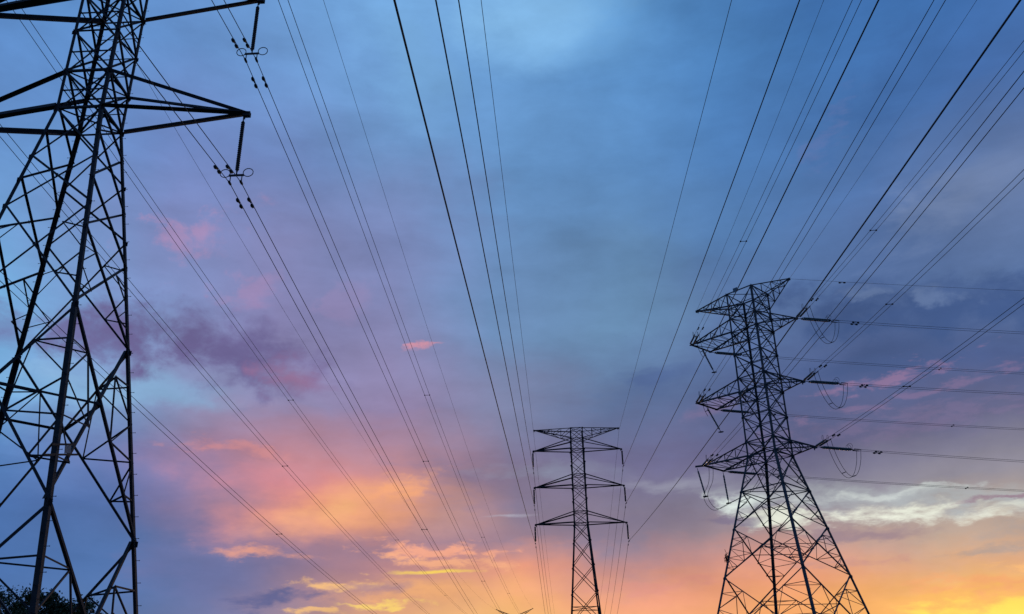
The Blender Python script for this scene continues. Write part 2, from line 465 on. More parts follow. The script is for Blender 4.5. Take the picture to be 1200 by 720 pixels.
# ------------------------------------------------------------------ lattice towers
class Tower:
    FACES = {'near': ((-1, -1), (1, -1), V((0, -1, 0))), 'far': ((1, 1), (-1, 1), V((0, 1, 0))),
             'left': ((-1, 1), (-1, -1), V((-1, 0, 0))), 'right': ((1, -1), (1, 1), V((1, 0, 0)))}

    def __init__(self, name, loc, rz, width, mat, ky=1.0):
        self.root = empty(name, loc, rz)
        self.width, self.mat, self.ky = width, mat, ky
        self.plates = Geo()

    def c(self, s, z):
        w = self.width(z)
        return V((s[0] * w, s[1] * w * self.ky, z))

    def legs(self, zs, w, bolts=(), bolt_z=(3, 40)):
        for s in ((-1, -1), (1, -1), (1, 1), (-1, 1)):
            g = Geo()
            for z0, z1, ww in zip(zs[:-1], zs[1:], w):
                p, q = self.c(s, z0), self.c(s, z1)
                a = (q - p).normalized()
                b = len(g.v)
                d1 = V((-s[0], 0, 0)); d1 = (d1 - a * d1.dot(a)).normalized()
                d2 = V((0, -s[1], 0)); d2 = (d2 - a * d2.dot(a)).normalized()
                t = ww * 0.13
                for e in (p, q):
                    for x, y in ((0, 0), (ww, 0), (ww, t), (t, t), (t, ww), (0, ww)):
                        g.v.append(e + d1 * x + d2 * y)
                for i in range(6):
                    j = (i + 1) % 6
                    fc = (b + i, b + j, b + 6 + j, b + 6 + i)
                    g.f.append(fc if s[0] * s[1] > 0 else fc[::-1])
                g.f.append(tuple(b + i for i in range(6))); g.f.append(tuple(b + 6 + i for i in range(6)))
            leg = g.make('leg', self.mat, self.root)
            base = self.c(s, zs[0])
            Geo().lathe(base + V((0, 0, -0.5)), base + V((0, 0, 0.25)), [(0, .45), (.7, .45), (1, .36)], 12).make('footing', M_CONC, self.root)
            if s in bolts:
                k = Geo()
                z = bolt_z[0]
                i = 0
                while z < bolt_z[1]:
                    p = self.c(s, z)
                    d = V((s[0], 0, 0)) if i % 2 else V((0, s[1], 0))
                    d2 = V((0, -s[1], 0)) if i % 2 else V((-s[0], 0, 0))
                    p = p + d2 * 0.08
                    k.tube([p - d * 0.02, p + d * 0.15], 0.011, 4)
                    k.tube([p + d * 0.145, p + d * 0.16], 0.022, 4)
                    z += 0.42
                    i += 1
                tag(k.make('step_bolts', self.mat, leg), kind='stuff')

    def brace(self, p, q, w, n, name='brace', parent=None, shift=0.0):
        n = V(n)
        g = Geo().bar(V(p) + n * shift, V(q) + n * shift, w, n)
        return g.make(name, self.mat, parent or self.root)

    def plate(self, p, n, s):
        """gusset where bars meet"""
        n = V(n).normalized()
        x = n.cross(V((0, 0, 1)))
        x = x.normalized() if x.length > 1e-3 else V((1, 0, 0))
        y = n.cross(x)
        s *= .5
        self.plates.box(V(p) - n * 0.02, x * s, y * s * 1.2, n * 0.008)

    def xpanel(self, face, zt, zb, w, wr=0.0, level=0, hor=False, wh=None):
        """one X-braced panel; level 1 adds simple redundants, level 2 the full fan of redundants"""
        sa, sb, n = self.FACES[face]
        At, Bt, Ab, Bb = self.c(sa, zt), self.c(sb, zt), self.c(sa, zb), self.c(sb, zb)
        self.brace(At, Bb, w, n, shift=0.015)
        self.brace(Bt, Ab, w, n, shift=-0.03 - w)
        for p in (At, Bt):
            self.plate(p + V((0, 0, -0.1)), n, 0.10 + w * 0.8)
        wt, wb = (At - Bt).length, (Ab - Bb).length
        fr = wt / (wt + wb)
        C = At + (Bb - At) * fr
        self.plate(C, n, 0.06 + w * 0.5)
        if hor:
            self.brace(self.c(sa, C.z), self.c(sb, C.z), wh or w * 0.8, n, 'horizontal_strut', shift=-0.10)
        out = {}
        if level:
            wr = wr or w * 0.6
            for top, bot, key, s in ((At, Ab, 'a', sa), (Bt, Bb, 'b', sb)):
                leg = lambda f: top + (bot - top) * f
                Pt = top + (C - top) * 0.5
                if level == 1:
                    Pb = bot + (C - bot) * 0.5
                    for a, b in ((Pt, leg(.28)), (Pt, leg(.5)), (Pb, leg(.5)), (Pb, leg(.76))):
                        self.brace(a, b, wr, n, 'redundant_strut', shift=-0.012)
                    out[key] = (Pt, leg(.28), None, None)
                else:
                    P1 = C + (bot - C) * 0.27
                    P2 = C + (bot - C) * 0.65
                    for a, b in ((Pt, leg(.2)), (Pt, leg(.4)), (Pt, P1), (P1, leg(.4)), (P1, leg(.6)), (P2, leg(.6)), (P2, leg(.8))):
                        self.brace(a, b, wr, n, 'redundant_strut', shift=-0.012)
                    for q in (Pt, P1, P2):
                        self.plate(q, n, 0.07)
                    out[key] = (Pt, leg(.2), P2, leg(.8))
                out['C'] = C
        return out

    def hips(self, res, w):
        """little triangles that tie neighbouring faces together round each leg"""
        order = ['near', 'right', 'far', 'left']
        for i, f in enumerate(order):
            g = order[(i + 1) % 4]
            if 'b' in res[f] and 'a' in res[g]:
                a, b = res[f]['b'], res[g]['a']
                if a[0] is not None:
                    self.brace(a[0], b[0], w, (0, 0, 1), 'hip_brace')
                if a[2] is not None:
                    self.brace(a[2], b[2], w, (0, 0, 1), 'hip_brace')

    def ring(self, z, w, cross=True, faces=('near', 'far', 'left', 'right')):
        for f in faces:
            sa, sb, n = self.FACES[f]
            self.brace(self.c(sa, z), self.c(sb, z), w, n, 'horizontal_strut', shift=-0.012)
        if cross:
            self.brace(self.c((-1, -1), z + .02), self.c((1, 1), z + .02), w * .8, (0, 0, 1), 'plan_brace')
            self.brace(self.c((1, -1), z + .08), self.c((-1, 1), z + .08), w * .8, (0, 0, 1), 'plan_brace')

    def arm(self, side, zl, zu, ends, wl, wu, lace=0, wlace=0.06, zend=None, label=None):
        """crossarm: two lower and two upper chords from the four legs to a tip (one end) or an end beam (two ends)"""
        ends = [V(e) for e in ends]
        e0, e1 = ends[0], ends[-1]
        g = Geo()
        out_ = V((side, 0, 0))
        if len(ends) == 1:
            g.box(e0 - out_ * .10 + V((0, 0, -.02)), V((.16, 0, 0)), V((0, .10, 0)), V((0, 0, .11)))
            g.box(e0 - out_ * .2 + V((0, 0, -.19)), V((.05, 0, 0)), V((0, .012, 0)), V((0, 0, .09)))
        else:
            d = (e1 - e0).normalized()
            g.bar(e0 - d * .12, e1 + d * .12, wl, out_)
            for e in ends:
                g.box(e, V((.16, 0, 0)), V((0, .12, 0)), V((0, 0, .012)))
        a = g.make('crossarm', self.mat, self.root)
        if label:
            a['label'] = label
        LN, LF = self.c((side, -1), zl), self.c((side, 1), zl)
        UN, UF = self.c((side, -1), zu), self.c((side, 1), zu)
        o0, o1 = (V((0, -.05, 0)), V((0, .05, 0))) if len(ends) == 1 else (V(), V())
        ch = ((LN, e0 + o0, wl, V((0, -.3, -1))), (LF, e1 + o1, wl, V((0, .3, -1))),
              (UN, e0 + o0 + V((0, 0, .07)), wu, V((0, -.4, 1))), (UF, e1 + o1 + V((0, 0, .07)), wu, V((0, .4, 1))))
        for p, q, w, n in ch:
            self.brace(p, q, w, n, 'chord', a)
        for p in (LN, LF, UN, UF):
            self.plate(p, (side, 0, 0), .14)
        if lace:
            ts = [i / lace for i in range(lace + 1)]
            ln = lambda t: LN + (e0 - LN) * t
            lf = lambda t: LF + (e1 - LF) * t
            un = lambda t: UN + (e0 - UN) * t
            uf = lambda t: UF + (e1 - UF) * t
            for i in range(lace):
                t0, t1 = ts[i], ts[i + 1]
                last = i == lace - 1
                if not last or len(ends) == 2:
                    if i % 2 == 0:
                        self.brace(ln(t0), lf(t1), wlace, (0, 0, -1), 'lacing_bar', a)
                    else:
                        self.brace(lf(t0), ln(t1), wlace, (0, 0, -1), 'lacing_bar', a)
                if not last:
                    self.brace(ln(t1), lf(t1), wlace, (0, 0, -1), 'lacing_bar', a)
                    self.brace(un(t1), uf(t1), wlace, (0, 0, 1), 'lacing_bar', a)
                    for lo, up, n in ((ln, un, (0, -1, 0)), (lf, uf, (0, 1, 0))):
                        self.brace(lo(t1), up(t1), wlace, n, 'lacing_bar', a)
                        self.brace(lo(t1), up(t0), wlace, n, 'lacing_bar', a, shift=.02)
        return a

    def finish(self):
        if self.plates.v:
            tag(self.plates.make('gusset_plates', self.mat, self.root), kind='stuff')
        return self.root


def interp(xs, ys):
    def fn(z):
        if z <= xs[0]:
            return ys[0] + (ys[1] - ys[0]) * (z - xs[0]) / (xs[1] - xs[0])
        for a, b, c, d in zip(xs[:-1], xs[1:], ys[:-1], ys[1:]):
            if z <= b:
                return c + (d - c) * (z - a) / (b - a)
        return ys[-1]
    return fn


# ---- suspension tower on the left (and the next one of its line, far off)
LPOS, LYAW = V((-18.69567, 33.94212, 0)), -0.03726
LZ = [EYE + z for z in (25.96, 32.63, 39.5147)]
LTOP = 43.2722 + EYE
LA, LPA = 7.2, 6.8678
LW = 6.98                                   # the strings hang a little inside the arm tips


def make_suspension_tower():
    E = EYE
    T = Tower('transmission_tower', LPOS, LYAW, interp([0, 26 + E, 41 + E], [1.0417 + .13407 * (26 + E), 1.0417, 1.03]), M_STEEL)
    T.legs([0, 15.72 + E, 26 + E, 41 + E], [.185, .155, .14], bolts=((1, -1), (-1, 1), (1, 1)), bolt_z=(2.5, 41))
    res = {f: T.xpanel(f, 7.92 + E, 0.25, .115, .06, 2) for f in T.FACES}
    T.hips(res, .06)
    res = {f: T.xpanel(f, 15.72 + E, 7.92 + E, .105, .055, 2) for f in T.FACES}
    T.hips(res, .06)
    # plan diamond at the crossing of the big panel
    mids = [res[f]['C'] for f in ('near', 'right', 'far', 'left')]
    for i in range(4):
        T.brace(mids[i], mids[(i + 1) % 4], .09, (0, 0, 1), 'plan_brace')
    for f in ('near', 'far'):
        zs = [26, 23.29, 20.65, 15.72]
        for i, (a, b) in enumerate(zip(zs[:-1], zs[1:])):
            T.xpanel(f, a + E, b + E, .085, .045, 1 if i == 2 else 0)
    for f in ('left', 'right'):
        zs = [26, 24.56, 21.97, 19.43, 15.72]
        for i, (a, b) in enumerate(zip(zs[:-1], zs[1:])):
            T.xpanel(f, a + E, b + E, .085, .045, 1 if i == 3 else 0)
    zs = [26, 28.04, 30.35, 32.65, 34.75, 37.1, 39.5, 41]
    for f in T.FACES:
        for i, (a, b) in enumerate(zip(zs[:-1], zs[1:])):
            T.xpanel(f, b + E, a + E, .085, hor=(i in (0, 1, 2, 4, 5)), wh=.05)
    for z in (26, 28.04, 32.65, 34.75, 39.5, 41):
        T.ring(z + E, .10)
    T.ring(30.35 + E, .06, cross=False)
    T.ring(37.1 + E, .06, cross=False)
    for i, (zl, zu) in enumerate(((25.96, 28.04), (32.63, 34.75), (39.5147, 41.0))):
        for s in (-1, 1):
            T.arm(s, zl + .04 + E, zu + E, [(s * LA, 0, zl + E)], .21, .16)
    for s in (-1, 1):                                        # raised horns for the earth wires
        T.arm(s, 39.6 + E, 41.0 + E, [(s * LPA, 0, LTOP)], .12, .12, lace=3, wlace=.06)
    # anti-climb frame with its notice plate on the right-hand face
    w = T.width(9.9 + E) + .05
    fr = Geo()
    fr.bar((w, -3.58, 9.766 + E), (w, -2.10, 10.22 + E), .07, (1, 0, 0))
    fr.bar((w, -3.95, 9.295 + E), (w, -1.80, 9.94 + E), .07, (1, 0, 0))
    sp = fr.make('sign_frame', M_STEEL, T.root)
    pl = Geo().box((w + .03, -2.60, 9.885 + E), (.006, 0, 0), (0, .20, .066), (0, -.03, .13))
    pl.make('sign_plate', M_PLATE, sp)
    return T.finish()


left_tower = make_suspension_tower()
tag(left_tower, 'huge dark steel lattice pylon filling the left edge of the picture', 'pylon', 'lattice pylons of the twin-wire line')
FPOS, FYAW, FDZ = V((-1.5788, 359.0575, 5.422)), -0.0526, 5.422
far_tower = copy_tree(left_tower)
far_tower.location = FPOS
far_tower.rotation_euler = (0, 0, FYAW)
tag(far_tower, 'tiny far-off pylon whose raised horn tips show above the bottom edge by the glow', 'pylon')

# ---- slim suspension tower in the middle
CPOS, CYAW = V((10.0332, 146.6131, 0)), -0.0246
CZ = [EYE + z for z in (32.42, 38.31, 44.30)]
CA, CPA, CTOP = 7.2, 6.97, 47.87 + EYE


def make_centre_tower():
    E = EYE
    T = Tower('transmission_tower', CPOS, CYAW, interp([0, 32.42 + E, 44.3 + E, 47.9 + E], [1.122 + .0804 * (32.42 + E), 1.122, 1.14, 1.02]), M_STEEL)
    T.legs([0, 32.42 + E, 47.87 + E], [.22, .17])
    zs = [32.42, 29.75, 26.0, 22.1, 17.6, 12.0, 5.5, -1.4]
    for f in T.FACES:
        for i, (a, b) in enumerate(zip(zs[:-1], zs[1:])):
            T.xpanel(f, a + E, b + E, .10, .06, 1 if i > 4 else 0)
    T.ring(19.7 + E, .09)
    zs = [32.42, 34.25, 36.3, 38.31, 40.15, 42.2, 44.3, 46.1, 47.87]
    for f in T.FACES:
        for a, b in zip(zs[:-1], zs[1:]):
            T.xpanel(f, b + E, a + E, .075)
    for z in (32.42, 34.25, 38.31, 40.15, 44.3, 46.1, 47.87):
        T.ring(z + E, .09)
    for zl, zu in ((32.42, 34.25), (38.31, 40.15), (44.3, 46.1)):
        for s in (-1, 1):
            T.arm(s, zl + E, zu + E, [(s * CA, 0, zl + E)], .17, .15)
    for s in (-1, 1):
        T.arm(s, 46.15 + E, 47.85 + E, [(s * CPA, 0, CTOP)], .12, .12, lace=4, wlace=.07)
    return T.finish()


centre_tower = make_centre_tower()
tag(centre_tower, 'slim dark lattice pylon with three pairs of arms standing in the middle distance', 'pylon')

# ---- angle tower on the right, where its line turns
RPOS, RYAW = V((24.1009, 86.01438, 0)), -0.78771
RZ = [EYE + z for z in (25.0, 31.422, 37.818)]
RTOP = 42.0956 + EYE


def make_angle_tower():
    E = EYE
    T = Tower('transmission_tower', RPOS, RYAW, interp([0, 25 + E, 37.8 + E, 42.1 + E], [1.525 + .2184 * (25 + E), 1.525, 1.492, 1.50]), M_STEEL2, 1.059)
    T.legs([0, 25 + E, 42.1 + E], [.21, .175], bolts=((1, -1),), bolt_z=(3, 24))
    res = {}
    for a, b, lv in ((7.2, -1.4, 2), (13.9, 7.2, 2), (18.2, 13.9, 2), (21.65, 18.2, 1), (25, 21.65, 1)):
        for f in T.FACES:
            res[f] = T.xpanel(f, a + E, b + E, .095 if a < 20 else .085, .05, lv)
        if lv == 2:
            T.hips(res, .05)
            m = [res[f]['C'] for f in ('near', 'right', 'far', 'left')]
            for i in range(4):
                T.brace(m[i], m[(i + 1) % 4], .06, (0, 0, 1), 'plan_brace')
    zs = [25, 26.4, 28.9, 31.42, 32.85, 35.35, 37.82, 39.3, 42.1]
    for f in T.FACES:
        for i, (a, b) in enumerate(zip(zs[:-1], zs[1:])):
            big = i in (1, 2, 4, 5, 7)
            T.xpanel(f, b + E, a + E, .085, .05, 0, hor=big, wh=.05)
    for z in (25, 26.4, 28.9, 31.42, 32.85, 35.35, 37.82, 39.3, 40.4, 42.1):
        T.ring(z + E, .09, cross=z not in (28.9, 35.35))
    T.ring(21.65 + E, .09)
    for z, zu, e0, e1, tip in ((25.0, 26.4, (-6.09, -2.15), (-5.92, 1.02), (4.44, .6)),
                               (31.42, 32.85, (-6.08, -2.10), (-5.88, 1.05), (4.40, .48)),
                               (37.82, 39.3, (-6.10, -1.95), (-5.84, 1.13), (4.80, .32))):
        T.arm(-1, z + E, zu + E, [(*e0, z + E), (*e1, z + E)], .125, .115, lace=4, wlace=.06)
        T.arm(1, z + E, zu + E, [(*tip, z + E)], .125, .115, lace=3, wlace=.06)
    # little outrigger that carries a jumper string on the lowest arm
    T.brace((-5.9, -1.95, 24.97 + E), (-6.75, -2.62, 24.9 + E), .15, (0, 0, -1), 'outrigger')
    T.arm(-1, 40.4 + E, 42.1 + E, [(-5.93, -.5, RTOP - .02)], .11, .11, lace=4, wlace=.06)
    T.arm(1, 40.4 + E, 42.1 + E, [(4.78, .17, RTOP + .0)], .11, .11, lace=4, wlace=.06)
    Geo().box((-.32, -1.66, 42.15 + E), (.26, 0, 0), (0, .008, 0), (0, 0, .24)).make('sign_plate', M_PLATE, T.root)
    return T.finish()


right_tower = make_angle_tower()
tag(right_tower, 'broad grey lattice pylon on the right where its lines turn a corner', 'pylon')

# dry nest caught on a leg of the right tower
nest = Geo()
for i in range(60):
    d = V((random.gauss(0, .08), random.gauss(0, .08), random.gauss(0, .26)))
    e = V((random.uniform(-.1, .1), random.uniform(-.1, .1), random.uniform(-.14, .14)))
    nest.tube([d - e, d + e], .022, 4)
rotR = Matrix.Rotation(RYAW, 3, 'Z')
npos = RPOS + rotR @ V((-3.63, -3.83, 15.57 + EYE))
nest.v = [npos + v for v in nest.v]
tag(nest.make('bird_nest', M_TWIG, None), 'small dark tangle caught on the outer left leg of the grey right pylon', 'nest')


# ------------------------------------------------------------------ insulators and wires
def disc_stack(p, q, r, n, mat, parent, seg=10):
    prof = [(0, .03)]
    for i in range(n):
        a = .03 + .94 * i / n
        st = .94 / n
        prof += [(a, r * .68), (a + st * .3, r), (a + st * .6, r * .97), (a + st * .75, r * .68)]
    prof.append((1, .03))
    return Geo().lathe(p, q, prof, seg).make('insulator_discs', mat, parent)


def ring_pts(c, ax, ay, n=16):
    return [V(c) + V(ax) * cos(2 * pi * i / n) + V(ay) * sin(2 * pi * i / n) for i in range(n)]


def suspension_string(top, drop, rz, label, group, twin=True, detail=True, r=.088, n=24, mat=None):
    """hanging string; wire height is `drop` below the tip"""
    o = empty('insulator_string', top, rz)
    tag(o, label, 'insulator', group)
    link = .34 if twin else .22
    low = drop - (.42 if twin else .14)
    Geo().tube([(0, 0, -.12), (0, 0, -link)], .022, 6).make('hanger_link', M_FIT, o)
    disc_stack((0, 0, -link), (0, 0, -low + .12), r, n, mat or M_PORC, o)
    if twin:
        y = Geo()
        y.tube([(0, 0, -low + .14), (0, 0, -low)], .03, 6)
        y.box((0, 0, -low - .04), (.33, 0, 0), (0, .018, 0), (0, 0, .05))
        y.make('yoke_plate', M_FIT, o)
        for s in (-1, 1):
            c = Geo()
            c.tube([(s * .25, 0, -low - .04), (s * .25, 0, -drop + .04)], .022, 6)
            c.lathe((s * .25, -.17, -drop), (s * .25, .17, -drop), [(0, .03), (.3, .058), (.7, .058), (1, .03)], 8)
            c.make('wire_clamp', M_FIT, o)
            if detail:
                Geo().tube(ring_pts((s * .50, 0, -low + .08), (.21, 0, .05), (-.03, -.07, .15)), .02, 5, closed=True).make('arcing_ring', M_FIT, o)
    else:
        Geo().lathe((0, -.2, -drop), (0, .2, -drop), [(0, .03), (.3, .07), (.7, .07), (1, .03)], 8).make('wire_clamp', M_FIT, o)
    return o


def damper(parent, p, d, gap=.0):
    """two-weight vibration damper slung under a wire"""
    p, d = V(p), V(d).normalized()
    k = Geo()
    k.tube([p - V((0, 0, .0)), p - V((0, 0, .10))], .03, 5)
    k.tube([p - d * .3 - V((0, 0, .10)), p + d * .3 - V((0, 0, .10))], .014, 4)
    for s in (-1, 1):
        c = p + d * s * .23 - V((0, 0, .10))
        k.lathe(c - d * .12, c + d * .12, [(0, .05), (.3, .078), (.7, .078), (1, .05)], 7)
    return k.make('vibration_damper', M_FIT, parent)


def offset_path(pts, off):
    out = []
    for i, p in enumerate(pts):
        t = (pts[min(i + 1, len(pts) - 1)] - pts[max(i - 1, 0)])
        x = V((t.y, -t.x, 0))
        out.append(p + x.normalized() * off)
    return out


def conductor(pts, r, label, cat, group, twin=0.0, spacers=(), dampers=(), name='power_line', nseg=5):
    """one phase: a single wire, or a twin bundle kept apart by spacers"""
    pts = [V(p) for p in pts]
    if not twin:
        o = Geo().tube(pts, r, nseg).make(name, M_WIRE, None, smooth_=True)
        tag(o, label, cat, group)
        for q, d in dampers:
            damper(o, q, d)
        return o
    o = empty(name, pts[0])
    WPOS[o] = pts[0]
    tag(o, label, cat, group)
    for s in (-1, 1):
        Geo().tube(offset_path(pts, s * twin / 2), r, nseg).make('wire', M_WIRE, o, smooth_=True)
    for q, d in spacers:
        q, d = V(q), V(d)
        x = V((d.y, -d.x, 0)).normalized()
        g = Geo().tube([q - x * twin / 2, q + x * twin / 2], .022, 5)
        for s in (-1, 1):
            g.box(q + x * s * twin / 2, x * .045, d.normalized() * .06, V((0, 0, .045)))
        g.make('spacer', M_FIT, o)
    for q, d in dampers:
        d = V(d)
        x = V((d.y, -d.x, 0)).normalized()
        for s in (-1, 1):
            damper(o, V(q) + x * s * twin / 2, d)
    return o


def loc2w(pos, yaw, p):
    c, s = cos(yaw), sin(yaw)
    return V((pos.x + c * p[0] - s * p[1], pos.y + s * p[0] + c * p[1], p[2]))


def quad(P0, az, s1, s2, ts):
    return [V((P0.x + sin(az) * t, P0.y + cos(az) * t, P0.z - s1 * t + s2 * t * t)) for t in ts]


def span(A, B, sag, n):
    return [A + (B - A) * (i / n) - V((0, 0, 4 * sag * (i / n) * (1 - i / n))) for i in range(n + 1)]


LEVELS = ('lowest', 'middle', 'top')
SIDES = {-1: 'left', 1: 'right'}

# ---- line 1: twin wires, left tower to the far tower
DROP = 3.61
for li, z in enumerate(LZ):
    for s in (-1, 1):
        tip = loc2w(LPOS, LYAW, (s * LW, 0, z))
        suspension_string(tip, DROP, LYAW, f'black hanging insulator string under the {LEVELS[li]} {SIDES[s]} arm of the huge left pylon',
                          'hanging insulators of the left pylon')
        tip2 = loc2w(FPOS, FYAW, (s * LW, 0, z + FDZ))
        A, B = tip - V((0, 0, DROP)), tip2 - V((0, 0, DROP))
        far = span(A, B, 6.6145, 64)
        near = quad(A, 3.165, .162 if li < 2 else .15, .0003, [90, 75, 60, 50, 40, 30, 20, 10, 5, 2])
        pts = near + far
        sp = []
        for dist in (55.6, 118.2, 181, 244):
            u = dist / 325.57
            c = A + (B - A) * u - V((0, 0, 4 * 6.6145 * u * (1 - u)))
            sp.append((c, B - A))
        dm = []
        for t in (1.35,):
            dm.append((far[0] + (far[1] - far[0]) * (t / (far[1] - far[0]).length), far[1] - far[0]))
            dm.append((A + (near[-1] - A) * (t * 1.15 / (near[-1] - A).length), near[-1] - A))
        conductor(pts, .018, f'twin black wires strung from the {LEVELS[li]} {SIDES[s]} arm of the huge left pylon', 'power line',
                  'twin-wire lines of the left pylon', .5, sp, dm)
for s in (-1, 1):
    A = loc2w(LPOS, LYAW, (s * LPA, 0, LTOP - .1))
    B = loc2w(FPOS, FYAW, (s * LPA, 0, LTOP + FDZ - .1))
    pts = quad(A, 3.165, .11, .0003, [90, 70, 50, 30, 15, 6]) + span(A, B, 6.2491, 64)
    conductor(pts, .013, f'hair-thin earth wire from the {SIDES[s]} peak of the huge left pylon', 'earth wire', 'earth wires of the left pylon', name='earth_wire')

# ---- line 2: single wires, over the camera to the middle tower
for li, z in enumerate(CZ):
    for s in (-1, 1):
        tip = loc2w(CPOS, CYAW, (s * CA, 0, z))
        suspension_string(tip, 2.86, CYAW, f'thin hanging insulator string under the {LEVELS[li]} {SIDES[s]} arm of the slim middle pylon',
                          'hanging insulators of the middle pylon', twin=False, r=.15, n=10)
        A = tip - V((0, 0, 2.86))
        near = quad(A, pi + .0408, .129357, .000164, [215, 190, 170, 150, 135, 120, 105, 90, 75, 60, 45, 30, 20, 10, 4])
        far = quad(A, .050, .11, .0004, [0, 4, 10, 20, 35, 55, 80, 110, 140, 170, 200, 230, 260, 290, 320])
        dm = [(far[0] + (far[1] - far[0]).normalized() * 1.5, far[1] - far[0]), (A + (near[-1] - A).normalized() * 1.5, near[-1] - A)]
        conductor(near + far, .029, f'thick single black wire strung from the {LEVELS[li]} {SIDES[s]} arm of the slim middle pylon', 'power line',
                  'single-wire lines of the middle pylon', dampers=dm)
for s in (-1, 1):
    A = loc2w(CPOS, CYAW, (s * CPA, 0, CTOP - .35))
    tip = loc2w(CPOS, CYAW, (s * CPA, 0, CTOP))
    near = quad(A, pi + .0408, .095031, .000034, [215, 190, 160, 130, 100, 70, 40, 20, 8])
    far = quad(A, .050, .09, .0003, [0, 10, 30, 60, 100, 150, 200, 260, 320])
    o = conductor(near + far, .019, f'thin earth wire from the {SIDES[s]} peak of the slim middle pylon', 'earth wire', 'earth wires of the middle pylon', name='earth_wire')
    Geo().tube([tip - V((0, 0, .1)), A], .03, 5).make('earth_clamp', M_FIT, o)

# ---- line 3: twin wires over the right shoulder to the angle tower, and off to the right
IN = {(-1, 2): (3.17196, .127982, .000428), (-1, 1): (3.1736, .12467, .00041), (-1, 0): (3.16597, .110145, .00035),
      (1, 2): (3.170788, .149127, .000493), (1, 1): (3.171128, .14143, .000476), (1, 0): (3.171722, .129878, .000495)}
OUT = {(1, 2): (1.538323, .095153, .00059), (1, 1): (1.538899, .085259, .000502), (1, 0): (1.538721, .096964, .000498),
       (-1, 2): (1.538184, .104145, .000599), (-1, 1): (1.538506, .0969, .00056), (-1, 0): (1.538259, .0989, .000607)}
ENDS = {(-1, 0): ((-6.09, -2.15), (-5.92, 1.02)), (-1, 1): ((-6.08, -2.10), (-5.88, 1.05)), (-1, 2): ((-6.10, -1.95), (-5.84, 1.13)),
        (1, 0): ((4.44, .6),) * 2, (1, 1): ((4.40, .48),) * 2, (1, 2): ((4.80, .32),) * 2}
SPC = {(-1, 2): 27.3, (1, 2): 22.2, (1, 1): 23.05, (1, 0): 22.8, (-1, 1): 26.0, (-1, 0): 25.5}
STR = 3.5


def strain_string(P0, az, s1, label):
    """pair of strings pulled in line with the wires"""
    o = empty('strain_insulator', P0)
    tag(o, label, 'insulator', 'strain insulators of the right pylon')
    WPOS[o] = P0.copy()
    d = V((sin(az), cos(az), -s1)).normalized()
    x = V((d.y, -d.x, 0)).normalized()
    Geo().tube([P0, P0 + d * .45], .03, 6).box(P0 + d * .5, x * .21, d * .06, V((0, 0, .015))).make('yoke_plate', M_FIT, o)
    for s in (-1, 1):
        disc_stack(P0 + d * .55 + x * s * .17, P0 + d * (STR - .35) + x * s * .17, .095, 18, M_GLASS, o, 8)
    e = P0 + d * (STR - .3)
    Geo().box(e, x * .26, d * .07, V((0, 0, .015))).tube([e, e + d * .3], .03, 6).make('yoke_plate', M_FIT, o)
    up = x.cross(d)
    for s in (-1, 1):
        Geo().tube(ring_pts(e - d * .15 + x * s * .22 + up * (.28 if up.z > 0 else -.28), d * .22, up * .24), .016, 5, closed=True).make('arcing_ring', M_FIT, o)
    for s in (-1, 1):
        Geo().lathe(e + d * .2 + x * s * .22, e + d * .85 + x * s * .22, [(0, .05), (.6, .05), (1, .03)], 7).make('dead_end_clamp', M_FIT, o)
    return P0 + d * (STR + .4), d


